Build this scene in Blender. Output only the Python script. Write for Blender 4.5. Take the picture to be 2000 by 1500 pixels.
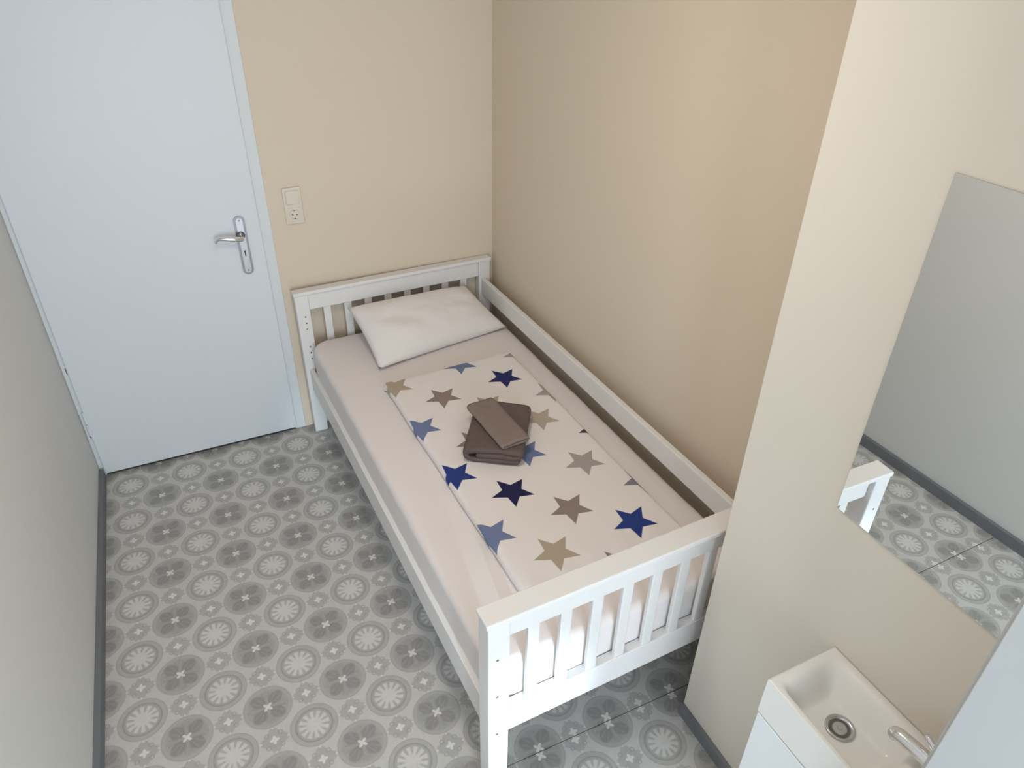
import bpy, bmesh, math
from mathutils import Vector, Matrix, noise

# ------------------------------------------------------------------ clear
for o in list(bpy.data.objects):
    bpy.data.objects.remove(o, do_unlink=True)
scene = bpy.context.scene
COL = scene.collection

# ------------------------------------------------------------------ camera
cam_d = bpy.data.cameras.new('camera')
cam = bpy.data.objects.new('camera', cam_d)
COL.objects.link(cam)
RIGHT = Vector((0.9016, -0.4324, 0.0158)).normalized()
FWD = Vector((0.3696, 0.7507, -0.5475)).normalized()
UP = RIGHT.cross(FWD).normalized()
RIGHT = FWD.cross(UP).normalized()
rot = Matrix((RIGHT, UP, -FWD)).transposed()
cam.matrix_world = Matrix.Translation((0.6068, -3.2314, 2.2956)) @ rot.to_4x4()
cam_d.sensor_fit = 'HORIZONTAL'
cam_d.sensor_width = 36.0
cam_d.lens = 1408.76 / 2000 * 36.0
cam_d.clip_start = 0.01
scene.camera = cam

# ------------------------------------------------------------------ world, lights, exposure
world = bpy.data.worlds.new('world')
scene.world = world
world.use_nodes = True
bg = world.node_tree.nodes['Background']
bg.inputs['Color'].default_value = (0.72, 0.85, 1.0, 1)
bg.inputs['Strength'].default_value = 1.0


def area(name, loc, target, sx, sy, power, color):
    d = bpy.data.lights.new(name, 'AREA')
    d.shape = 'RECTANGLE'
    d.size, d.size_y = sx, sy
    d.energy = power
    d.color = color
    o = bpy.data.objects.new(name, d)
    COL.objects.link(o)
    o.location = loc
    o.rotation_euler = (Vector(target) - Vector(loc)).to_track_quat('-Z', 'Y').to_euler()
    return o


# daylight pouring in through the tall window behind the photographer
area('window_daylight', (0.72, -5.30, 1.25), (0.72, 0, 0.9), 1.5, 2.2, 122.0, (0.75, 0.885, 1.0))
# ceiling lamp, out of frame overhead
ceil_l = area('ceiling_lamp_light', (1.0, -1.75, 2.60), (1.0, -1.75, 0), 0.42, 0.42, 11.5, (1.0, 0.86, 0.72))
ceil_l.data.shape = 'DISK'
# low beam of direct sun that catches the foot of the bed
sb = bpy.data.lights.new('sunbeam', 'SPOT')
sb.energy = 1500.0
sb.color = (0.66, 0.88, 1.0)
sb.spot_size = math.radians(10.2)
sb.spot_blend = 1.0
sb.shadow_soft_size = 0.06
sbo = bpy.data.objects.new('sunbeam', sb)
COL.objects.link(sbo)
sbo.location = (0.66, -5.9, 1.00)
sbo.rotation_euler = (Vector((1.12, -2.17, 0.36)) - sbo.location).to_track_quat('-Z', 'Y').to_euler()

vs = scene.view_settings
vs.view_transform = 'Standard'
vs.look = 'None'
vs.exposure = 0.05
vs.gamma = 1.0
vs.use_curve_mapping = False


# ------------------------------------------------------------------ node expression helper
class E:
    """A socket that can be combined with + - * / into math nodes."""
    def __init__(s, g, sock): s.g, s.s = g, sock
    def _op(s, op, *a, clamp=False):
        n = s.g.nodes.new('ShaderNodeMath'); n.operation = op; n.use_clamp = clamp
        for i, v in enumerate((s,) + a):
            if isinstance(v, E): s.g.links.new(v.s, n.inputs[i])
            else: n.inputs[i].default_value = v
        return E(s.g, n.outputs[0])
    def __add__(s, o): return s._op('ADD', o)
    def __sub__(s, o): return s._op('SUBTRACT', o)
    def __mul__(s, o): return s._op('MULTIPLY', o)
    def __truediv__(s, o): return s._op('DIVIDE', o)
    def __neg__(s): return s._op('MULTIPLY', -1.0)
    def mn(s, o): return s._op('MINIMUM', o)
    def mx(s, o): return s._op('MAXIMUM', o)
    def abs(s): return s._op('ABSOLUTE')
    def cos(s): return s._op('COSINE')
    def sin(s): return s._op('SINE')
    def frac(s): return s._op('FRACT')
    def sqrt(s): return s._op('SQRT')
    def atan2(s, o): return s._op('ARCTAN2', o)
    def below(s, edge, soft):          # 1 where s < edge, soft edge
        e = edge if isinstance(edge, E) else edge
        d = (s - e) * (-1.0 / (2 * soft)) + 0.5
        return d._op('MULTIPLY', 1.0, clamp=True)


def blend(a, b, m):                     # a where m=0, b where m=1 (all E or float)
    if isinstance(a, E): return a + (m * -1.0) * a + m * b
    return m * (b - a) + a


def new_mat(name):
    m = bpy.data.materials.new(name)
    m.use_nodes = True
    return m, m.node_tree, m.node_tree.nodes['Principled BSDF']


def plain(name, rgb, rough=0.5, metal=0.0, bump=0.0, bscale=60.0, var=0.0, vscale=3.0, spec=0.5, detail=4.0):
    m, t, b = new_mat(name)
    b.inputs['Base Color'].default_value = (*rgb, 1)
    b.inputs['Roughness'].default_value = rough
    b.inputs['Metallic'].default_value = metal
    b.inputs['Specular IOR Level'].default_value = spec
    tc = t.nodes.new('ShaderNodeTexCoord')
    if bump:
        n = t.nodes.new('ShaderNodeTexNoise'); n.inputs['Scale'].default_value = bscale
        n.inputs['Detail'].default_value = detail
        bp = t.nodes.new('ShaderNodeBump'); bp.inputs['Strength'].default_value = bump
        bp.inputs['Distance'].default_value = 0.002
        t.links.new(tc.outputs['Object'], n.inputs['Vector'])
        t.links.new(n.outputs['Fac'], bp.inputs['Height'])
        t.links.new(bp.outputs['Normal'], b.inputs['Normal'])
    if var:
        n = t.nodes.new('ShaderNodeTexNoise'); n.inputs['Scale'].default_value = vscale
        n.inputs['Detail'].default_value = 3.0
        t.links.new(tc.outputs['Object'], n.inputs['Vector'])
        mx = t.nodes.new('ShaderNodeMix'); mx.data_type = 'RGBA'
        mx.inputs['A'].default_value = (*[c * (1 - var) for c in rgb], 1)
        mx.inputs['B'].default_value = (*[min(1, c * (1 + var)) for c in rgb], 1)
        t.links.new(n.outputs['Fac'], mx.inputs['Factor'])
        t.links.new(mx.outputs['Result'], b.inputs['Base Color'])
    return m


M = {}
M['cream'] = plain('cream_wall_paint', (0.69, 0.59, 0.465), 0.75, bump=0.12, bscale=90, var=0.015, vscale=2)
M['palecream'] = plain('pale_cream_wall_paint', (0.725, 0.668, 0.585), 0.75, bump=0.12, bscale=90, var=0.015, vscale=2)
M['greywall'] = plain('pale_grey_wall_paint', (0.69, 0.685, 0.665), 0.75, bump=0.12, bscale=90, var=0.015, vscale=2)
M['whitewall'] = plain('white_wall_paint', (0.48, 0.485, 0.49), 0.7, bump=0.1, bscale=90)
M['ceiling'] = plain('ceiling_paint', (0.85, 0.84, 0.82), 0.8, bump=0.05)
M['door'] = plain('door_white_paint', (0.675, 0.705, 0.735), 0.45, bump=0.04, bscale=25, var=0.01)
M['doorframe'] = plain('door_frame_paint', (0.68, 0.70, 0.715), 0.5, bump=0.05, bscale=25)
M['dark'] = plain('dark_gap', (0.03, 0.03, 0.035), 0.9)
M['skirt'] = plain('grey_skirting', (0.17, 0.175, 0.19), 0.6, bump=0.05, var=0.06, vscale=12)
M['bedwood'] = plain('white_lacquered_wood', (0.78, 0.76, 0.745), 0.4, bump=0.03, bscale=30, var=0.012, vscale=6)
M['hole'] = plain('drilled_hole', (0.13, 0.11, 0.10), 0.9)
M['sheet'] = plain('white_cotton_sheet', (0.79, 0.735, 0.72), 0.9, bump=0.15, bscale=14, spec=0.15)
M['pillow'] = plain('white_pillow_cotton', (0.81, 0.77, 0.755), 0.9, bump=0.2, bscale=18, spec=0.15)
M['towel'] = plain('dark_taupe_terry', (0.150, 0.113, 0.102), 0.95, bump=0.9, bscale=420, var=0.14, vscale=25, spec=0.1)
M['cloth'] = plain('taupe_terry', (0.250, 0.193, 0.170), 0.95, bump=0.9, bscale=420, var=0.10, vscale=25, spec=0.1)
M['ceramic'] = plain('basin_ceramic', (0.80, 0.785, 0.755), 0.18)
M['apron'] = plain('cabinet_white', (0.78, 0.80, 0.81), 0.35, var=0.01)
M['chrome'] = plain('chrome', (0.80, 0.79, 0.79), 0.12, metal=1.0)
M['steel'] = plain('brushed_nickel', (0.55, 0.54, 0.55), 0.28, metal=1.0, bump=0.1, bscale=200)
M['steel_dark'] = plain('aged_metal_rim', (0.28, 0.28, 0.30), 0.35, metal=1.0)
M['plastic'] = plain('cream_plastic', (0.715, 0.645, 0.545), 0.25)
M['mirror'] = plain('mirror_silver', (0.86, 0.88, 0.88), 0.0, metal=1.0)
M['mirror_edge'] = plain('mirror_edge', (0.45, 0.48, 0.46), 0.3)
M['upvc'] = plain('window_upvc', (0.85, 0.86, 0.87), 0.4)

m, t, b = new_mat('window_glass')
t.nodes.remove(b)
tr = t.nodes.new('ShaderNodeBsdfTransparent'); gl = t.nodes.new('ShaderNodeBsdfGlossy')
gl.inputs['Roughness'].default_value = 0.0
ms = t.nodes.new('ShaderNodeMixShader'); ms.inputs[0].default_value = 0.05
t.links.new(tr.outputs[0], ms.inputs[1]); t.links.new(gl.outputs[0], ms.inputs[2])
t.links.new(ms.outputs[0], t.nodes['Material Output'].inputs[0])
M['glass'] = m


# ---- printed vinyl floor: cement-tile print, medallions on a square grid
def vinyl(name, ox, oy, P=0.2593, ang=-0.0047):
    m, t, b = new_mat(name)
    tc = t.nodes.new('ShaderNodeTexCoord')
    sp = t.nodes.new('ShaderNodeSeparateXYZ')
    t.links.new(tc.outputs['Object'], sp.inputs[0])
    X, Y = E(t, sp.outputs['X']), E(t, sp.outputs['Y'])
    ca, sa = math.cos(ang), math.sin(ang)
    u = ((X - ox) * ca + (Y - oy) * sa) * (1 / P)
    v = ((Y - oy) * ca - (X - ox) * sa) * (1 / P)

    def cell(du, dv):
        a = (u + (0.5 - du)).frac() - 0.5
        c = (v + (0.5 - dv)).frac() - 0.5
        return a, c, (a * a + c * c).sqrt(), c.atan2(a)
    s = 0.008
    BGV, MID = 0.47, 0.365
    val = (u * 0.0) + BGV
    # little scroll stars at the half positions
    for du, dv in ((0.5, 0.0), (0.0, 0.5)):
        a, c, r, th = cell(du, dv)
        lobes = (th * 4.0).cos()                       # quatrefoil on the axes
        edge = lobes * 0.028 + 0.150
        q = r.below(edge, s * 1.4)
        val = blend(val, MID, q)
        # leaf curls on the diagonals
        d4 = ((a.abs() - 0.085) * (a.abs() - 0.085) + (c.abs() - 0.085) * (c.abs() - 0.085)).sqrt()
        curl = (d4 - 0.026).abs().below(0.007, s * 0.8)
        val = blend(val, 0.315, curl)
        dots = ((a.abs() + c.abs() - 0.02) - 0.0)
        # outer pale specks
        d5 = ((a.abs() - 0.0) * (a.abs() - 0.0) + (c.abs() - 0.172) * (c.abs() - 0.172)).sqrt()
        d6 = ((c.abs() - 0.0) * (c.abs() - 0.0) + (a.abs() - 0.172) * (a.abs() - 0.172)).sqrt()
        val = blend(val, 0.56, d5.mn(d6).below(0.014, s))
        # bright four point star
        st = (th * 4.0).cos() * 0.014 + 0.046
        val = blend(val, 0.60, r.below(st, s * 0.8))
    # medallion A : ringed flower
    a, c, r, th = cell(0.0, 0.0)
    val = blend(val, 0.375, r.below(0.302, s))
    val = blend(val, 0.335, (r - 0.296).abs().below(0.007, s * 0.7))
    val = blend(val, 0.385, r.below(0.236, s))
    val = blend(val, 0.275, (r - 0.232).abs().below(0.009, s * 0.8))
    val = blend(val, 0.330, (r - 0.212).abs().below(0.008, s * 0.8))
    val = blend(val, 0.375, r.below(0.204, s * 0.6))
    pet = (th * 12.0).cos()
    petal = (pet * -1.0).below(0.25, 0.35) * r.below(0.192, s)
    core = r.below(0.105, 0.02)
    val = blend(val, 0.525, petal.mx(core))
    # medallion B : dark four petal disc
    a, c, r, th = cell(0.5, 0.5)
    val = blend(val, 0.330, r.below(0.315, s))
    val = blend(val, 0.360, r.below(0.300, s) * (r * -1.0).below(-0.262, s))
    four = ((th * 4.0).cos() * -0.5 + 0.5)              # 1 on the diagonals
    pr = four * 0.115 + 0.150
    dark = r.below(pr, s * 2.2)
    val = blend(val, 0.250, dark)
    val = blend(val, 0.315, (a.abs().mn(c.abs())).below(0.020, s) * r.below(0.262, s))
    vein = ((th * 16.0).cos()).below(-0.55, 0.4) * r.below(0.23, s) * (r * -1.0).below(-0.10, s)
    val = blend(val, 0.285, vein * 0.8)
    x4 = (th * 4.0).cos() * -0.022 + 0.048
    val = blend(val, 0.585, r.below(x4, s * 0.8))
    # colour: warm mid grey, slight mottling of the print
    n = t.nodes.new('ShaderNodeTexNoise'); n.inputs['Scale'].default_value = 55.0
    n.inputs['Detail'].default_value = 3.0
    t.links.new(tc.outputs['Object'], n.inputs['Vector'])
    n2 = t.nodes.new('ShaderNodeTexNoise'); n2.inputs['Scale'].default_value = 2.2
    t.links.new(tc.outputs['Object'], n2.inputs['Vector'])
    mot = (E(t, n.outputs['Fac']) - 0.5) * 0.16 + (E(t, n2.outputs['Fac']) - 0.5) * 0.10 + 1.0
    val = val * mot * 1.2
    cb = t.nodes.new('ShaderNodeCombineColor')
    t.links.new((val * 1.02).s, cb.inputs[0]); t.links.new((val * 0.985).s, cb.inputs[1])
    t.links.new((val * 0.94).s, cb.inputs[2])
    t.links.new(cb.outputs[0], b.inputs['Base Color'])
    b.inputs['Roughness'].default_value = 0.42
    b.inputs['Specular IOR Level'].default_value = 0.35
    return m


M['vinyl_a'] = vinyl('printed_vinyl', 0.1339, -0.3965)
M['vinyl_b'] = vinyl('printed_vinyl_cut', 0.1339 - 0.006, -0.3965 - 0.026)

# ---- duvet cover print: five pointed stars in a staggered grid
NAVY, ROYAL, STEEL = (0.022, 0.022, 0.075), (0.028, 0.050, 0.215), (0.165, 0.205, 0.350)
TAUPE, GREY, SAND = (0.285, 0.225, 0.200), (0.390, 0.345, 0.330), (0.430, 0.355, 0.275)
STARS = [
    (0.255, -0.630, SAND), (0.577, -0.584, STEEL), (0.862, -0.610, GREY),
    (0.409, -0.790, TAUPE), (0.711, -0.766, (0.026, 0.030, 0.120)),
    (0.252, -0.955, STEEL), (0.560, -0.930, SAND), (0.846, -0.948, GREY),
    (0.404, -1.125, TAUPE), (0.704, -1.102, (0.46, 0.39, 0.33)),
    (0.258, -1.277, ROYAL), (0.549, -1.272, STEEL), (0.874, -1.252, (0.08, 0.06, 0.07)),
    (0.402, -1.444, NAVY), (0.719, -1.413, GREY),
    (0.245, -1.604, STEEL), (0.544, -1.606, TAUPE), (0.854, -1.592, (0.21, 0.21, 0.26)),
    (0.394, -1.762, SAND), (0.702, -1.757, ROYAL), (0.560, -1.905, TAUPE)]


def star_mat():
    m, t, b = new_mat('star_print_cotton')
    uv = t.nodes.new('ShaderNodeUVMap'); uv.uv_map = 'print'
    sp = t.nodes.new('ShaderNodeSeparateXYZ')
    t.links.new(uv.outputs[0], sp.inputs[0])
    X, Y = E(t, sp.outputs['X']), E(t, sp.outputs['Y'])
    col = t.nodes.new('ShaderNodeRGB'); col.outputs[0].default_value = (0.80, 0.75, 0.735, 1)
    cur = col.outputs[0]
    R, RI = 0.080, 0.0365
    A36 = math.pi / 5
    # edge line from tip (R,0) to notch (RI at 36 deg)
    px, py = RI * math.cos(A36) - R, RI * math.sin(A36)
    L = math.hypot(px, py)
    nx, ny = py / L, -px / L
    for sx, sy, c in STARS:
        x, y = X - sx, Y - sy
        r = (x * x + y * y).sqrt()
        th = y.atan2(-x)                            # one point to the left (-x)
        w = ((th * (1 / (2 * A36)) + 0.5).frac() - 0.5).abs() * (2 * A36)
        d = (r * w.cos() - R) * nx + (r * w.sin()) * ny
        mask = d.below(0.0, 0.0012)
        mx = t.nodes.new('ShaderNodeMix'); mx.data_type = 'RGBA'
        t.links.new(mask.s, mx.inputs['Factor']); t.links.new(cur, mx.inputs['A'])
        mx.inputs['B'].default_value = (*c, 1)
        cur = mx.outputs['Result']
    t.links.new(cur, b.inputs['Base Color'])
    b.inputs['Roughness'].default_value = 0.9
    b.inputs['Specular IOR Level'].default_value = 0.15
    tc = t.nodes.new('ShaderNodeTexCoord')
    n = t.nodes.new('ShaderNodeTexNoise'); n.inputs['Scale'].default_value = 16
    bp = t.nodes.new('ShaderNodeBump'); bp.inputs['Strength'].default_value = 0.2; bp.inputs['Distance'].default_value = 0.004
    t.links.new(tc.outputs['Object'], n.inputs['Vector']); t.links.new(n.outputs['Fac'], bp.inputs['Height'])
    t.links.new(bp.outputs['Normal'], b.inputs['Normal'])
    return m


M['stars'] = star_mat()


# ------------------------------------------------------------------ mesh helpers
def link(name, me, mat, parent=None, smooth=False):
    o = bpy.data.objects.new(name, me)
    COL.objects.link(o)
    if mat: me.materials.append(mat)
    if parent: o.parent = parent
    if smooth:
        for p in me.polygons: p.use_smooth = True
    return o


def from_bm(name, bm, mat, parent=None, smooth=False):
    bmesh.ops.recalc_face_normals(bm, faces=bm.faces)
    me = bpy.data.meshes.new(name)
    bm.to_mesh(me); bm.free()
    return link(name, me, mat, parent, smooth)


def add_box(bm, x0, x1, y0, y1, z0, z1, bevel=0.0, seg=2):
    r = bmesh.ops.create_cube(bm, size=1.0)
    vs_ = r['verts']
    for v in vs_:
        v.co = Vector(((x0 + x1) / 2 + v.co.x * (x1 - x0), (y0 + y1) / 2 + v.co.y * (y1 - y0), (z0 + z1) / 2 + v.co.z * (z1 - z0)))
    if bevel > 0:
        es = list({e for v in vs_ for e in v.link_edges})
        bmesh.ops.bevel(bm, geom=es, offset=bevel, segments=seg, affect='EDGES', profile=0.5)


def box(name, x0, x1, y0, y1, z0, z1, mat, parent=None, bevel=0.003, seg=2):
    bm = bmesh.new()
    add_box(bm, x0, x1, y0, y1, z0, z1, bevel, seg)
    return from_bm(name, bm, mat, parent)


def cyl_bm(bm, p0, p1, r0, r1=None, n=24):
    p0, p1 = Vector(p0), Vector(p1)
    r1 = r0 if r1 is None else r1
    d = (p1 - p0)
    q = d.to_track_quat('Z', 'Y')
    rings = []
    for p, r in ((p0, r0), (p1, r1)):
        rings.append([bm.verts.new(p + q @ Vector((r * math.cos(2 * math.pi * i / n), r * math.sin(2 * math.pi * i / n), 0))) for i in range(n)])
    for i in range(n):
        bm.faces.new((rings[0][i], rings[0][(i + 1) % n], rings[1][(i + 1) % n], rings[1][i]))
    bm.faces.new(rings[0][::-1]); bm.faces.new(rings[1])


def tube_bm(bm, pts, radii, n=16, scale_z=1.0):
    """round tube along a smooth path, ends capped"""
    pts = [Vector(p) for p in pts]
    rings = []
    for i, p in enumerate(pts):
        a = pts[max(0, i - 1)]; c = pts[min(len(pts) - 1, i + 1)]
        q = (c - a).to_track_quat('Z', 'Y')
        r = radii[i] if isinstance(radii, (list, tuple)) else radii
        rings.append([bm.verts.new(p + q @ Vector((r * math.cos(2 * math.pi * k / n), r * math.sin(2 * math.pi * k / n), 0))) for k in range(n)])
    for a, c in zip(rings, rings[1:]):
        for k in range(n):
            bm.faces.new((a[k], a[(k + 1) % n], c[(k + 1) % n], c[k]))
    bm.faces.new(rings[0][::-1]); bm.faces.new(rings[-1])


def spline(pts, n=8):
    pts = [Vector(p) for p in pts]
    out = []
    P = [pts[0] * 2 - pts[1]] + pts + [pts[-1] * 2 - pts[-2]]
    for i in range(1, len(P) - 2):
        for k in range(n):
            t = k / n
            p0, p1, p2, p3 = P[i - 1], P[i], P[i + 1], P[i + 2]
            out.append(0.5 * ((2 * p1) + (p2 - p0) * t + (2 * p0 - 5 * p1 + 4 * p2 - p3) * t * t + (3 * p1 - p0 - 3 * p2 + p3) * t ** 3))
    out.append(pts[-1])
    return out


def empty(name, loc, rz=0.0):
    o = bpy.data.objects.new(name, None)
    COL.objects.link(o)
    o.empty_display_size = 0.1
    o.location = loc
    o.rotation_euler = (0, 0, rz)
    return o


def tag(o, label=None, cat=None, kind=None, group=None):
    if label: o['label'] = label
    if cat: o['category'] = cat
    if kind: o['kind'] = kind
    if group: o['group'] = group
    return o


def prism(name, poly, z0, z1, mat, parent=None, bevel_vert=0.0):
    bm = bmesh.new()
    lo = [bm.verts.new((x, y, z0)) for x, y in poly]
    hi = [bm.verts.new((x, y, z1)) for x, y in poly]
    n = len(poly)
    for i in range(n):
        bm.faces.new((lo[i], lo[(i + 1) % n], hi[(i + 1) % n], hi[i]))
    bm.faces.new(lo[::-1]); bm.faces.new(hi)
    if bevel_vert:
        es = [e for e in bm.edges if abs(e.verts[0].co.z - e.verts[1].co.z) > 0.01]
        bmesh.ops.bevel(bm, geom=es, offset=bevel_vert, segments=3, affect='EDGES')
    return from_bm(name, bm, mat, parent)


# ------------------------------------------------------------------ room shell
H = 2.72                 # ceiling
YF = -4.95               # front wall (window side), behind the camera
XP, YP = 1.7975, -2.178  # partition wall beside the alcove
XL = lambda y: 0.0131 * (y + 1.0)          # left wall line
XR = lambda y: 2.066 - 0.0272 * y          # alcove wall line
SEAM = lambda x: -2.0889 - 0.0092 * x

fl = prism('floor', [(-0.3, 0.35), (2.6, 0.35), (2.6, YF - 0.3), (-0.3, YF - 0.3)], -0.12, -0.003, M['dark'])
tag(fl, 'grey printed vinyl floor with tile medallion pattern', None, 'structure')
s1 = prism('vinyl_sheet', [(-0.3, 0.12), (2.5, 0.12), (2.5, SEAM(2.5) + 0.0014), (-0.3, SEAM(-0.3) + 0.0014)], -0.003, 0.0, M['vinyl_a'], fl)
s2 = prism('vinyl_sheet', [(-0.3, SEAM(-0.3) - 0.0014), (2.5, SEAM(2.5) - 0.0014), (2.5, YF - 0.2), (-0.3, YF - 0.2)], -0.003, 0.0, M['vinyl_b'], fl)

tag(box('ceiling', -0.3, 2.6, YF - 0.2, 0.35, H, H + 0.12, M['ceiling'], bevel=0), 'white ceiling', None, 'structure')
wl = prism('wall_left', [(XL(0.1), 0.1), (XL(YF), YF), (-0.25, YF), (-0.25, 0.1)], 0, H, M['greywall'])
tag(wl, 'pale grey painted left wall', None, 'structure')
wr = prism('wall_right', [(XR(0.1), 0.1), (2.55, 0.1), (2.55, YP - 0.12), (XR(YP), YP - 0.12)], 0, H, M['cream'])
tag(wr, 'cream painted wall along the bed', None, 'structure')
# back wall with the door opening
bm = bmesh.new()
DX0, DX1, DZ = 0.0, 0.979, 2.10
add_box(bm, DX1, 2.5, 0.0, 0.10, 0, H)
add_box(bm, -0.25, DX1, 0.0, 0.10, DZ, H)
add_box(bm, -0.25, 2.5, 0.10, 0.25, 0, H)
wb = from_bm('wall_back', bm, M['cream'])
tag(wb, 'cream painted wall behind the bed', None, 'structure')
# partition wall that carries the mirror and the basin
wp = prism('wall_partition', [(XP, YP), (2.55, YP), (2.55, YF), (XP, YF)], 0, H, M['palecream'], bevel_vert=0.006)
tag(wp, 'cream partition wall carrying the mirror', None, 'structure')
# boxed-in projection next to the basin
BX, BY = 1.50, -2.9475
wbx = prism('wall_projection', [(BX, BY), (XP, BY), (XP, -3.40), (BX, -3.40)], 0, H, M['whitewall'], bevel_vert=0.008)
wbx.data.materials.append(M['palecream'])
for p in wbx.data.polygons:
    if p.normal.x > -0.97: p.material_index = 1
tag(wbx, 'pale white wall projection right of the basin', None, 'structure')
# front wall with tall window opening
bm = bmesh.new()
WX0, WX1, WZ0, WZ1 = 0.10, 1.36, 0.12, 2.35
add_box(bm, -0.25, WX0, YF - 0.2, YF, 0, H)
add_box(bm, WX1, 2.55, YF - 0.2, YF, 0, H)
add_box(bm, WX0, WX1, YF - 0.2, YF, 0, WZ0)
add_box(bm, WX0, WX1, YF - 0.2, YF, WZ1, H)
tag(from_bm('wall_front', bm, M['cream']), 'cream wall around the tall window', None, 'structure')
w1 = empty('window_1', ((WX0 + WX1) / 2, YF - 0.1, WZ0))
tag(w1, 'tall white framed window', None, 'structure')
hw, hh_ = (WX1 - WX0) / 2, WZ1 - WZ0
bm = bmesh.new()
add_box(bm, -hw, -hw + 0.06, -0.03, 0.03, 0, hh_, 0.004)
add_box(bm, hw - 0.06, hw, -0.03, 0.03, 0, hh_, 0.004)
add_box(bm, -hw + 0.06, hw - 0.06, -0.03, 0.03, 0, 0.06, 0.004)
add_box(bm, -hw + 0.06, hw - 0.06, -0.03, 0.03, hh_ - 0.06, hh_, 0.004)
from_bm('window_frame', bm, M['upvc'], w1)
box('mullion', -0.035, 0.035, -0.025, 0.025, 0.06, hh_ - 0.06, M['upvc'], w1, 0.004)
for sx in (-1, 1):
    x0, x1 = sorted((sx * 0.035, sx * (hw - 0.06)))
    box('pane', x0, x1, -0.004, 0.004, 0.06, hh_ - 0.06, M['glass'], w1, 0)

# skirting
def skirt(name, poly, label):
    o = prism(name, poly, 0.0, 0.054, M['skirt'])
    tag(o, label, None, 'structure')
skirt('baseboard_left', [(XL(-0.03), -0.03), (XL(YF), YF), (XL(YF) + 0.021, YF), (XL(-0.03) + 0.021, -0.03)], 'dark grey skirting along the left wall')
skirt('baseboard_right', [(XP, YP - 0.002), (XP, -2.58), (XP - 0.013, -2.58), (XP - 0.013, YP - 0.002)], 'dark grey skirting along the partition wall')

# ------------------------------------------------------------------ door
d1 = empty('door_1', (0.48, 0.0, 0.0))
tag(d1, 'white painted flush door with metal lever handle', None, 'structure')
ox = 0.48
leafL, leafR = 0.034, 0.938
leaf = box('door_leaf', leafL - ox, leafR - ox, -0.020, -0.0065, 0.019, 2.075, M['door'], d1, 0.004)
bm = bmesh.new()
add_box(bm, 0.932 - ox, DX1 + 0.006 - ox, -0.006, 0.09, 0.002, 2.105, 0.003)
add_box(bm, 0.0135 - ox, leafL + 0.004 - ox, -0.006, 0.09, 0.002, 2.105, 0.003)
add_box(bm, leafL - 0.005 - ox, 0.940 - ox, -0.006, 0.09, 2.060, 2.105, 0.003)
from_bm('door_frame', bm, M['doorframe'], d1)
box('door_gap_shade', leafL + 0.01 - ox, 0.93 - ox, 0.0, 0.095, 0.0005, 2.05, M['dark'], d1, 0)  # near-black box, its colour standing in for the shadow in the gap under the leaf
# hinges on the left edge
for hz in (0.31, 1.75):
    h = bpy.data.objects.new('hinge', None)
    bm = bmesh.new()
    cyl_bm(bm, (0.033 - ox, -0.016, hz - 0.065), (0.033 - ox, -0.016, hz - 0.002), 0.006, n=14)
    cyl_bm(bm, (0.033 - ox, -0.016, hz + 0.002), (0.033 - ox, -0.016, hz + 0.065), 0.006, n=14)
    add_box(bm, 0.016 - ox, 0.033 - ox, -0.0085, -0.006, hz - 0.06, hz + 0.06, 0.0005, 1)
    hi = from_bm('hinge', bm, M['doorframe'], d1)
    bpy.data.objects.remove(h)
    box('hinge_slot', 0.0265 - ox, 0.0295 - ox, -0.0092, -0.0084, hz - 0.085, hz - 0.03, M['dark'], hi, 0)
box('latch_keep', 0.028 - ox, 0.0305 - ox, -0.0075, -0.0058, 0.575, 0.605, M['dark'], d1, 0)


def rounded_plate(bm, cx, z0, z1, w, y0, y1, n=12):
    """vertical plate with semicircular ends"""
    r = w / 2
    pts = []
    for k in range(n + 1):
        a = math.pi * k / n
        pts.append((cx + r * math.cos(a), z1 - r + r * math.sin(a)))
    for k in range(n + 1):
        a = math.pi + math.pi * k / n
        pts.append((cx + r * math.cos(a), z0 + r + r * math.sin(a)))
    A = [bm.verts.new((x, y0, z)) for x, z in pts]
    B = [bm.verts.new((x, y1, z)) for x, z in pts]
    n_ = len(pts)
    for i in range(n_):
        bm.faces.new((A[i], A[(i + 1) % n_], B[(i + 1) % n_], B[i]))
    f1 = bm.faces.new(A); f2 = bm.faces.new(B)
    return f1, f2


px_, z0_, z1_ = 0.8535 - ox, 0.909, 1.180
bm = bmesh.new()
rounded_plate(bm, px_, z0_, z1_, 0.046, -0.0125, -0.0175)
plate = from_bm('handle_plate', bm, M['steel_dark'], d1)
plate['label'] = 'long rounded metal handle plate'
plate.location.y = -0.008
bm = bmesh.new()
rounded_plate(bm, px_, z0_ + 0.008, z1_ - 0.009, 0.027, -0.0170, -0.0195)
from_bm('plate_face', bm, M['steel'], plate)
bm = bmesh.new()
cyl_bm(bm, (px_ - 0.004, -0.0190, 1.093), (px_ - 0.004, -0.030, 1.093), 0.0185, 0.0150, 28)
from_bm('rosette', bm, M['steel_dark'], plate, True)
bm = bmesh.new()
path = spline([(px_ - 0.004, -0.028, 1.090), (px_ - 0.004, -0.052, 1.090), (px_ - 0.018, -0.062, 1.093), (px_ - 0.050, -0.064, 1.099), (px_ - 0.085, -0.062, 1.104), (px_ - 0.104, -0.058, 1.101), (px_ - 0.114, -0.054, 1.088)], 6)
rad = [0.0085 + 0.0025 * math.sin(i / (len(path) - 1) * math.pi * 1.6) for i in range(len(path))]
rad[-1] = 0.005; rad[-2] = 0.0075
tube_bm(bm, path, rad, 14)
from_bm('lever', bm, M['chrome'], plate, True)
bm = bmesh.new()
cyl_bm(bm, (px_, -0.019, 1.019), (px_, -0.0202, 1.019), 0.0045, n=14)
add_box(bm, px_ - 0.0028, px_ + 0.0028, -0.0202, -0.019, 0.996, 1.019)
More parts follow.
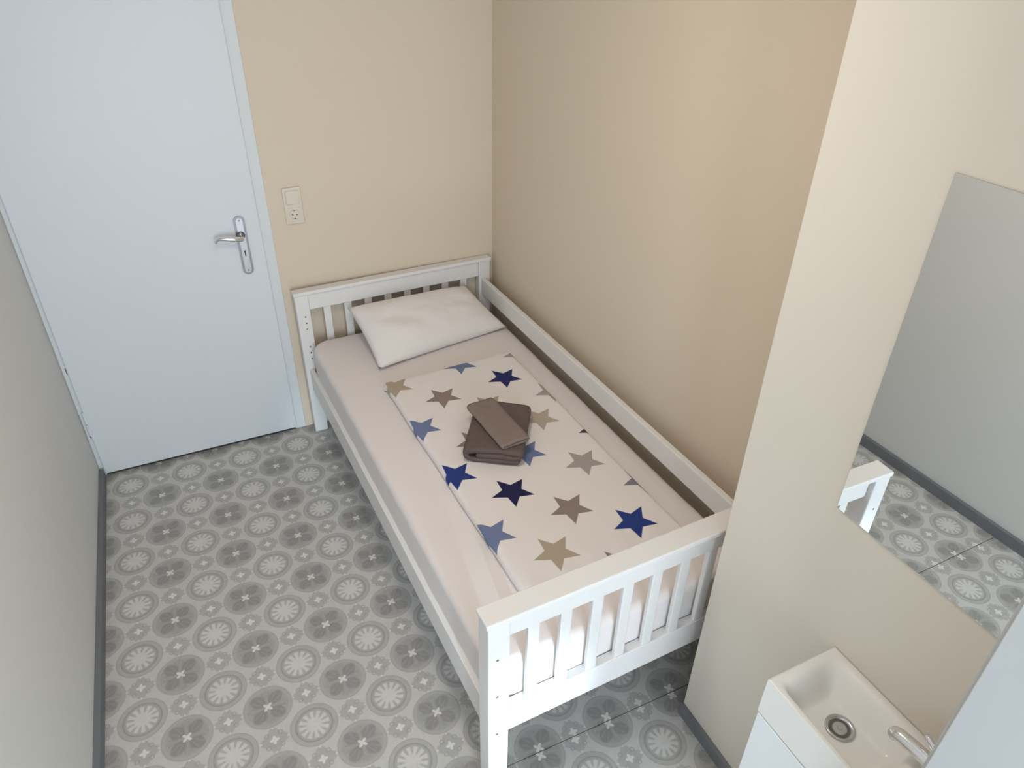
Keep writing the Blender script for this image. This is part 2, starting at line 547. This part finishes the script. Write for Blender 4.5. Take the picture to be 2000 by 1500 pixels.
from_bm('keyhole', bm, M['hole'], plate)
for z in (z0_ + 0.020, z1_ - 0.020):
    bm = bmesh.new()
    cyl_bm(bm, (px_, -0.019, z), (px_, -0.0212, z), 0.0045, 0.0035, 14)
    from_bm('screw', bm, M['steel_dark'], plate)

# ------------------------------------------------------------------ switch over socket
sw = empty('wall_switch_socket', (1.0935, 0.0, 1.104))
tag(sw, 'cream light switch above a round power socket beside the door', 'socket')
box('cover_frame', -0.040, 0.040, -0.010, 0.0, 0.0, 0.165, M['plastic'], sw, 0.004, 3)
rk = box('rocker', -0.029, 0.029, -0.0165, -0.010, 0.092, 0.152, M['plastic'], sw, 0.003, 3)
sk = box('socket_insert', -0.029, 0.029, -0.0125, -0.010, 0.012, 0.074, M['plastic'], sw, 0.001, 2)
bm = bmesh.new()
n = 28; zc = 0.045
rings = []
for r, y in ((0.0235, -0.0126), (0.0235, -0.0160), (0.0205, -0.0160), (0.0195, -0.0135)):
    rings.append([bm.verts.new((r * math.cos(2 * math.pi * k / n), y, zc + r * math.sin(2 * math.pi * k / n))) for k in range(n)])
for a, c in zip(rings, rings[1:]):
    for k in range(n): bm.faces.new((a[k], a[(k + 1) % n], c[(k + 1) % n], c[k]))
bm.faces.new(rings[-1])
from_bm('socket_ring', bm, M['plastic'], sk)
for dx, dz in ((-0.0095, 0.0), (0.0095, 0.0), (0.0, -0.019), (0.0, 0.019)):
    bm = bmesh.new()
    cyl_bm(bm, (dx, -0.0134, zc + dz), (dx, -0.0142, zc + dz), 0.0036, n=12)
    from_bm('pin_hole', bm, M['hole'], sk)

# ------------------------------------------------------------------ bed
BL, YH, BA = 1.0231, 0.0765, 0.0272
BEDLOC = (BL, -YH, 0.0)
bed = empty('single_bed', BEDLOC, BA)
tag(bed, 'white wooden single bed with slatted headboard, footboard and wall-side guard rail', 'bed')
W = 1.0103
FY = -2.0903          # outer face of the footboard
HH, HF = 0.7976, 0.8110
PW = 0.064


def post(x0, x1, y0, y1, top, holes, face_y, hx):
    p = box('post', x0, x1, y0, y1, 0.0, top, M['bedwood'], bed, 0.004)
    for z in holes:
        bm = bmesh.new()
        s_ = 1 if face_y < (y0 + y1) / 2 else -1
        cyl_bm(bm, (hx, face_y + 0.0010 * s_, z), (hx, face_y - 0.0006 * s_, z), 0.0038, n=12)
        from_bm('screw_hole', bm, M['hole'], p)
    return p


# headboard: posts, rails, slats and cap (front face at y = 0)
hd = 0.043
post(0.0, PW, 0.0, hd, HH - 0.018, (0.6695, 0.6363, 0.6047, 0.5062, 0.4732, 0.4399), 0.0, 0.038)
post(W - PW, W, 0.0, hd, HH - 0.018, (0.6695, 0.6363, 0.6047, 0.5062, 0.4732), 0.0, W - 0.038)


def end_board(name, y0, y1, rail_y0, rail_y1, top, z_top0, z_bot0, z_bot1, slat_y0, slat_y1, cap_y0, cap_y1):
    b_ = empty(name, (0, 0, 0)); b_.parent = bed
    box('top_rail', PW, W - PW, rail_y0, rail_y1, z_top0, top - 0.018, M['bedwood'], b_, 0.003)
    box('bottom_rail', PW, W - PW, rail_y0, rail_y1 + 0.007, z_bot0, z_bot1, M['bedwood'], b_, 0.003)
    box('cap', -0.005, W + 0.005, cap_y0, cap_y1, top - 0.018, top, M['bedwood'], b_, 0.0045, 3)
    me = None
    for k in range(8):
        cx = W / 2 + (k - 3.5) * 0.1022
        o = box('slat', -0.018, 0.018, slat_y0, slat_y1, z_bot1 - 0.004, z_top0 + 0.004, M['bedwood'], b_, 0.003) if me is None else None
        if me is None:
            me = o.data
        else:
            o = bpy.data.objects.new('slat', me); COL.objects.link(o); o.parent = b_
        o.location.x = cx
    return b_


end_board('headboard', 0, hd, 0.006, 0.034, HH, 0.700, 0.30, 0.40, 0.012, 0.030, -0.004, hd + 0.004)
# footboard
FI = FY + 0.066
post(0.0, PW, FY + 0.003, FI, HF - 0.018, (0.6603, 0.5005, 0.3234), FY + 0.003, 0.0268)
post(W - PW, W, FY + 0.003, FI, HF - 0.018, (0.6603, 0.5005, 0.3234), FY + 0.003, W - 0.0268)
end_board('footboard', FY, FI, FY + 0.022, FY + 0.046, HF, 0.712, 0.282, 0.392, FY + 0.026, FY + 0.042, FY, FI + 0.004)
# side rails
box('side_rail', 0.018, 0.040, FI, 0.0, 0.262, 0.383, M['bedwood'], bed, 0.003)
box('side_rail', W - 0.034, W - 0.012, FI, 0.0, 0.262, 0.383, M['bedwood'], bed, 0.003)
gr = box('guard_rail', 0.958, 0.982, FI, 0.0, 0.600, 0.690, M['bedwood'], bed, 0.004)
gr['label'] = 'high guard rail on the wall side'
for k in range(12):
    y = -0.09 - k * 0.165
    box('base_slat', 0.040, W - 0.040, y - 0.04, y + 0.04, 0.246, 0.266, M['bedwood'], bed, 0.002, 1)


# ------------------------------------------------------------------ bedding (built in bed coordinates)
def place(o, x, y, z):
    """move object so its origin sits at bed-space (x,y,z); mesh given relative to that point"""
    c, s_ = math.cos(BA), math.sin(BA)
    o.location = (BL + x * c - y * s_, -YH + x * s_ + y * c, z)
    o.rotation_euler = (0, 0, BA)
    return o


def sup_block(w, l, h, rc, re, nx=44, ny=90, nz=10, name='block', wob=0.0):
    """soft block: plan with rounded corners rc, top and bottom edges rounded re; origin centre bottom"""
    bm = bmesh.new()
    # plan outline
    pts = []
    for cx, cy, a0 in ((w / 2 - rc, l / 2 - rc, 0), (-w / 2 + rc, l / 2 - rc, 90), (-w / 2 + rc, -l / 2 + rc, 180), (w / 2 - rc, -l / 2 + rc, 270)):
        for k in range(9):
            a = math.radians(a0 + 90 * k / 8)
            pts.append((cx + rc * math.cos(a), cy + rc * math.sin(a), math.cos(a), math.sin(a)))
    # densify the straight runs
    dense = []
    for i, p in enumerate(pts):
        q = pts[(i + 1) % len(pts)]
        d = math.hypot(q[0] - p[0], q[1] - p[1])
        k = max(1, int(d / 0.06))
        for j in range(k):
            f = j / k
            dense.append(tuple(p[m] + (q[m] - p[m]) * f for m in range(4)))
    prof = []
    for k in range(7):
        a = math.radians(-90 + 90 * k / 6); prof.append((0.35 * (re - re * math.cos(a)), 0.35 * (re + re * math.sin(a))))
    for k in range(7):
        a = math.radians(90 * k / 6); prof.append((re - re * math.cos(a), h - re + re * math.sin(a)))
    rings = []
    for ins, z in prof:
        ring = []
        for x, y, nx_, ny_ in dense:
            wv = wob * noise.noise(Vector((x * 9, y * 9, z * 5)))
            ring.append(bm.verts.new((x - nx_ * (ins - wv), y - ny_ * (ins - wv), z)))
        rings.append(ring)
    n = len(dense)
    for a, c in zip(rings, rings[1:]):
        for k in range(n): bm.faces.new((a[k], a[(k + 1) % n], c[(k + 1) % n], c[k]))
    bm.faces.new(rings[0][::-1])
    # inset fan on the top so shading stays flat
    prev = rings[-1]
    for f in (0.9, 0.6):
        ring = []
        for v in prev: pass
        ring = [bm.verts.new((v.co.x * f, v.co.y * (1 - (1 - f) * 0.5), h + 0.001)) for v in rings[-1]]
        for k in range(n): bm.faces.new((prev[k], prev[(k + 1) % n], ring[(k + 1) % n], ring[k]))
        prev = ring
    bm.faces.new(prev)
    return bm


MZ0, MZ1 = 0.268, 0.540
bm = sup_block(0.938, 2.026, MZ1 - MZ0, 0.085, 0.030, wob=0.004)
mat_o = from_bm('mattress', bm, M['sheet'], None, True)
place(mat_o, 0.505, -1.0225, MZ0)
tag(mat_o, 'white mattress in a fitted cotton sheet on the bed', 'mattress')

# pillow : puffed patch between four corner points, rear edge leaning on the headboard
PC = {'bl': Vector((0.232, -0.040, 0.694)), 'br': Vector((0.850, -0.042, 0.688)), 'fl': Vector((0.250, -0.425, 0.560)), 'fr': Vector((0.955, -0.315, 0.556))}
bm = bmesh.new()
NU, NV = 40, 30
grid = {}
porg = Vector((0.58, -0.24, MZ1 + 0.002))
for side in (1, -1):
    for i in range(NU + 1):
        for j in range(NV + 1):
            u, v = i / NU, j / NV
            edge = i in (0, NU) or j in (0, NV)
            if edge and side == -1:
                grid[(side, i, j)] = grid[(1, i, j)]
                continue
            U, V = 2 * u - 1, 2 * v - 1
            # edges bow inwards a little, corners stay out
            uu = 0.5 + (u - 0.5) * (1 - 0.035 * (1 - V * V))
            vv = 0.5 + (v - 0.5) * (1 - 0.05 * (1 - U * U))
            base = (PC['bl'] * (1 - uu) + PC['br'] * uu) * (1 - vv) + (PC['fl'] * (1 - uu) + PC['fr'] * uu) * vv
            puff = ((1 - abs(U) ** 2.6) * (1 - abs(V) ** 2.6)) ** 0.55
            wr_ = noise.noise(Vector((u * 5, v * 4, 3.1))) * 0.012 + noise.noise(Vector((u * 14, v * 11, 1.7))) * 0.003
            nrm = Vector((0.0, -0.22, 0.97))
            amp = (0.070 + wr_) if side == 1 else 0.060
            p = base + nrm * (side * amp * puff)
            p.z = max(p.z, MZ1 + 0.003)
            grid[(side, i, j)] = bm.verts.new(p - porg)
for side in (1, -1):
    for i in range(NU):
        for j in range(NV):
            q = [grid[(side, i, j)], grid[(side, i + 1, j)], grid[(side, i + 1, j + 1)], grid[(side, i, j + 1)]]
            try: bm.faces.new(q)
            except ValueError: pass
pil = from_bm('pillow', bm, M['pillow'], None, True)
place(pil, *porg)
tag(pil, 'plump white pillow leaning on the headboard', 'pillow')

# duvet : folded slab with star print, rolled long edges
DW0, DW1, DY0, DY1, DT = 0.2235, 0.838, -0.570, -1.900, 0.041
bm = bmesh.new()
uvl = bm.loops.layers.uv.new('print')
cx, cy = (DW0 + DW1) / 2, (DY0 + DY1) / 2
hw, hl, rr = (DW1 - DW0) / 2, (DY0 - DY1) / 2, 0.016


def fold(s_, half, r):
    """arc-length s -> (lateral, drop)"""
    a = abs(s_); sg = 1 if s_ >= 0 else -1
    flat = half - r
    if a <= flat: return s_, 0.0
    k = (a - flat) / r
    if k <= math.pi: return sg * (flat + r * math.sin(k)), r - r * math.cos(k)
    return sg * (flat - (a - flat - math.pi * r)), 2 * r


ss = [-(hw - rr) - math.pi * rr * (1 - k / 8) for k in range(8)] + [-(hw - rr) + 2 * (hw - rr) * k / 28 for k in range(29)] + [(hw - rr) + math.pi * rr * k / 8 for k in range(1, 9)]
tt = [-(hl - rr) - math.pi * rr * (1 - k / 8) for k in range(8)] + [-(hl - rr) + 2 * (hl - rr) * k / 60 for k in range(61)] + [(hl - rr) + math.pi * rr * k / 8 for k in range(1, 9)]
G = {}
for i, s_ in enumerate(ss):
    x, dx = fold(s_, hw, rr)
    for j, t_ in enumerate(tt):
        y, dy = fold(t_, hl, rr)
        drop = min(2 * rr, math.hypot(dx, dy) if (dx > 0 and dy > 0) else max(dx, dy))
        sofa = noise.noise(Vector((s_ * 5, t_ * 4, 0.3))) * 0.004 + noise.noise(Vector((s_ * 16, t_ * 13, 5.0))) * 0.0012
        wav = 0.004 * noise.noise(Vector((0.7, t_ * 5, 2.0))) if s_ < 0 else 0.004 * noise.noise(Vector((4.7, t_ * 5, 2.0)))
        ww = noise.noise(Vector((s_ * 5, 9.1, 0))) * 0.006
        z = DT - drop * (DT / (2 * rr)) + sofa * (1 if drop < rr else 0.0)
        G[(i, j)] = (bm.verts.new((x + wav * abs(x) / hw, y + ww * abs(y) / hl, max(0.0008, z))), cx + s_, cy + t_)
for i in range(len(ss) - 1):
    for j in range(len(tt) - 1):
        q = [G[(i, j)], G[(i + 1, j)], G[(i + 1, j + 1)], G[(i, j + 1)]]
        f = bm.faces.new([v[0] for v in q])
        for lp, v in zip(f.loops, q): lp[uvl].uv = (v[1], v[2])
duv = from_bm('duvet', bm, M['stars'], None, True)
place(duv, cx, cy, MZ1 + 0.002)
tag(duv, 'folded white duvet printed with blue, grey and beige stars', 'duvet')
DTOP = MZ1 + 0.002 + DT


# towels : folded cloth profile swept along its length
def folded(path, thick, depth, steps=26, taper=0.012, seed=0.0, bend=None):
    """path: 2D centre line (w,z); sweep along +y depth, ends rounded in"""
    pts = spline([(p[0], p[1], 0) for p in path], 7)
    h = thick / 2
    L_, R_ = [], []
    for i, p in enumerate(pts):
        a = pts[max(0, i - 1)]; c = pts[min(len(pts) - 1, i + 1)]
        d = (c - a).normalized(); n_ = Vector((-d.y, d.x, 0))
        L_.append(p + n_ * h); R_.append(p - n_ * h)
    cap1 = pts[-1] + (pts[-1] - pts[-2]).normalized() * h * 0.8
    cap0 = pts[0] - (pts[1] - pts[0]).normalized() * h * 0.8
    outline = [cap0] + L_ + [cap1] + R_[::-1]
    bm = bmesh.new()
    rings = []
    mid = Vector((sum(p.x for p in outline) / len(outline), sum(p.y for p in outline) / len(outline), 0))
    for k in range(steps + 1):
        f = k / steps
        y = (f - 0.5) * depth
        e = min(f, 1 - f) * depth
        sh = 1.0
        if e < taper * 2: sh = 1 - 0.045 * (1 - e / (taper * 2)) ** 2
        ring = []
        for p in outline:
            wv = noise.noise(Vector((p.x * 14 + seed, y * 12, p.y * 20))) * 0.0035
            x = mid.x + (p.x - mid.x) * sh
            z = mid.y + (p.y - mid.y) * sh + wv
            yy = y + noise.noise(Vector((p.x * 16 + seed, p.y * 60, 3 + f))) * 0.006
            if bend: z += bend(x, y)
            ring.append(bm.verts.new((x, yy, max(0.0, z))))
        rings.append(ring)
    n = len(outline)
    for a, c in zip(rings, rings[1:]):
        for k in range(n): bm.faces.new((a[k], a[(k + 1) % n], c[(k + 1) % n], c[k]))
    m_ = len(L_)
    # end caps as quad strips across the thickness so concave folds stay open
    for ring, flip in ((rings[0], True), (rings[-1], False)):
        Lr = ring[1:1 + m_]; Rr = ring[m_ + 2:][::-1]
        for k in range(m_ - 1):
            q = (Lr[k], Lr[k + 1], Rr[k + 1], Rr[k])
            bm.faces.new(q if flip else q[::-1])
        for tri in ((ring[0], Lr[0], Rr[0]), (ring[1 + m_], Rr[-1], Lr[-1])):
            bm.faces.new(tri if flip else tri[::-1])
    return bm


bm = folded([(0.095, 0.0105), (0.03, 0.010), (-0.05, 0.010), (-0.088, 0.012), (-0.103, 0.022), (-0.106, 0.034), (-0.092, 0.048), (-0.05, 0.053), (0.02, 0.053), (0.085, 0.052), (0.103, 0.043), (0.096, 0.032), (0.072, 0.030), (0.02, 0.0315), (-0.06, 0.0315)], 0.0185, 0.312, seed=1.0)
tw = from_bm('bath_towel', bm, M['towel'], None, True)
place(tw, 0.493, -1.150, DTOP + 0.0035)
tw.rotation_euler.z = BA + math.radians(-34)
tag(tw, 'dark brown folded bath towel on the star duvet', 'towel')
TT = DTOP + 0.0675
bm = folded([(0.052, 0.0055), (0.0, 0.005), (-0.045, 0.005), (-0.0575, 0.0095), (-0.048, 0.0165), (0.0, 0.019), (0.045, 0.0175), (0.058, 0.0115)], 0.0085, 0.292, seed=7.0, bend=lambda x, y: 0.004 * math.cos(y * 9))
wc = from_bm('wash_cloth', bm, M['cloth'], None, True)
place(wc, 0.488, -1.148, TT)
wc.rotation_euler.z = BA + math.radians(2)
tag(wc, 'small light brown folded towel lying across the dark towel', 'towel')

# ------------------------------------------------------------------ mirror
mi = empty('wall_mirror', (XP, -2.69, 1.1981))
tag(mi, 'frameless rectangular mirror on the cream partition wall', 'mirror')
my0, my1 = -2.900 + 2.69, -2.4758 + 2.69
box('backing', -0.0045, 0.0, my0, my1, 0, 1.9449 - 1.1981, M['mirror_edge'], mi, 0)
box('mirror_glass', -0.0065, -0.0045, my0, my1, 0, 1.9449 - 1.1981, M['mirror'], mi, 0)

# ------------------------------------------------------------------ vanity cabinet and basin
KX0, KX1, KY0, KY1 = 1.5892, XP - 0.001, -2.944, -2.586
cb = empty('vanity_cabinet', ((KX0 + KX1) / 2, (KY0 + KY1) / 2, 0.0))
tag(cb, 'narrow white vanity cabinet under the washbasin', 'cabinet')
hx, hy = (KX1 - KX0) / 2, (KY1 - KY0) / 2
box('body', -hx + 0.050, hx - 0.012, -hy + 0.003, hy - 0.001, 0.05, 0.7225, M['apron'], cb, 0.002)
dr = box('cabinet_door', -hx, -hx + 0.0495, -hy + 0.003, hy - 0.001, 0.055, 0.7165, M['apron'], cb, 0.002)
box('plinth', -hx + 0.03, hx - 0.012, -hy + 0.02, hy - 0.02, 0.0, 0.0495, M['skirt'], cb, 0)

wbn = empty('washbasin', ((KX0 + KX1) / 2, (KY0 + KY1) / 2, 0.7235))
tag(wbn, 'small rectangular cream washbasin with chrome tap below the mirror', 'washbasin')
bh = 0.8426 - 0.7235
bm = bmesh.new()
nx, ny = 44, 70
ix0, ix1 = -hx + 0.013, hx - 0.012
iy0, iy1 = -hy + 0.075, hy - 0.014


def sm(x): x = max(0.0, min(1.0, x)); return x * x * (3 - 2 * x)


V = {}
for i in range(nx + 1):
    for j in range(ny + 1):
        x = -hx + 2 * hx * i / nx; y = -hy + 2 * hy * j / ny
        dx0 = sm((x - ix0) / 0.024); dx1 = sm((ix1 - x) / 0.062)
        dy1 = sm((iy1 - y) / 0.060); dy0 = sm((y - iy0) / 0.055)
        d = dx0 * dx1 * dy0 * dy1
        z = bh - 0.058 * d - (0.006 * d * (1 - min(1, math.hypot(x - 0.0, y - 0.045) / 0.14)))
        V[(i, j)] = bm.verts.new((x, y, z))
for i in range(nx):
    for j in range(ny):
        bm.faces.new((V[(i, j)], V[(i + 1, j)], V[(i + 1, j + 1)], V[(i, j + 1)]))
rim = [V[(i, 0)] for i in range(nx)] + [V[(nx, j)] for j in range(ny)] + [V[(i, ny)] for i in range(nx, 0, -1)] + [V[(0, j)] for j in range(ny, 0, -1)]
low = [bm.verts.new((v.co.x, v.co.y, 0.0)) for v in rim]
for k in range(len(rim)):
    bm.faces.new((rim[k], low[k], low[(k + 1) % len(rim)], rim[(k + 1) % len(rim)]))
bm.faces.new(low)
rimset = set(rim)
es = [e for e in bm.edges if e.verts[0] in rimset and e.verts[1] in rimset and abs(e.calc_face_angle(0)) > 1.0]
bmesh.ops.bevel(bm, geom=es, offset=0.004, segments=2, affect='EDGES')
bas = from_bm('basin', bm, M['ceramic'], wbn, False)
for p in bas.data.polygons:
    p.use_smooth = p.normal.z > 0.3
# drain
dx_, dy_ = 1.690 - (KX0 + KX1) / 2, -2.722 - (KY0 + KY1) / 2
zb = bh - 0.0625
bm = bmesh.new()
n = 32; rings = []
for r, z in ((0.0325, zb - 0.002), (0.0325, zb + 0.0045), (0.0300, zb + 0.0055), (0.0235, zb + 0.0020), (0.0220, zb - 0.004)):
    rings.append([bm.verts.new((dx_ + r * math.cos(2 * math.pi * k / n), dy_ + r * math.sin(2 * math.pi * k / n), z)) for k in range(n)])
for a, c in zip(rings, rings[1:]):
    for k in range(n): bm.faces.new((a[k], a[(k + 1) % n], c[(k + 1) % n], c[k]))
drn = from_bm('drain', bm, M['steel'], wbn, True)
bm = bmesh.new()
cyl_bm(bm, (dx_, dy_, zb - 0.002), (dx_, dy_, zb + 0.0005), 0.0222, n=28)
from_bm('drain_well', bm, M['hole'], drn)
bm = bmesh.new()
cyl_bm(bm, (dx_, dy_, zb + 0.0006), (dx_, dy_, zb + 0.0022), 0.0165, 0.0150, 28)
cyl_bm(bm, (dx_, dy_, zb + 0.0022), (dx_, dy_, zb + 0.0045), 0.0060, 0.0045, 18)
from_bm('strainer', bm, M['steel'], drn, False)
# tap
tx, ty = 1.712 - (KX0 + KX1) / 2, -2.915 - (KY0 + KY1) / 2
bm = bmesh.new()
cyl_bm(bm, (tx, ty, bh), (tx, ty, bh + 0.006), 0.024, 0.022, 28)
cyl_bm(bm, (tx, ty, bh + 0.006), (tx, ty, bh + 0.075), 0.0195, 0.0185, 28)
tap = from_bm('tap_body', bm, M['chrome'], wbn, True)
bm = bmesh.new()
path = spline([(tx, ty, bh + 0.055), (tx - 0.001, ty + 0.03, bh + 0.058), (tx - 0.003, ty + 0.07, bh + 0.056), (tx - 0.004, ty + 0.094, bh + 0.052), (tx - 0.004, ty + 0.102, bh + 0.042)], 6)
tube_bm(bm, path, [0.0165 - 0.003 * i / (len(path) - 1) for i in range(len(path))], 18)
from_bm('spout', bm, M['chrome'], tap, True)
bm = bmesh.new()
path = spline([(tx, ty, bh + 0.073), (tx, ty, bh + 0.082), (tx + 0.004, ty + 0.02, bh + 0.088), (tx + 0.012, ty + 0.055, bh + 0.096)], 6)
tube_bm(bm, path, [0.015 - 0.010 * i / (len(path) - 1) for i in range(len(path))], 14)
from_bm('tap_lever', bm, M['chrome'], tap, True)
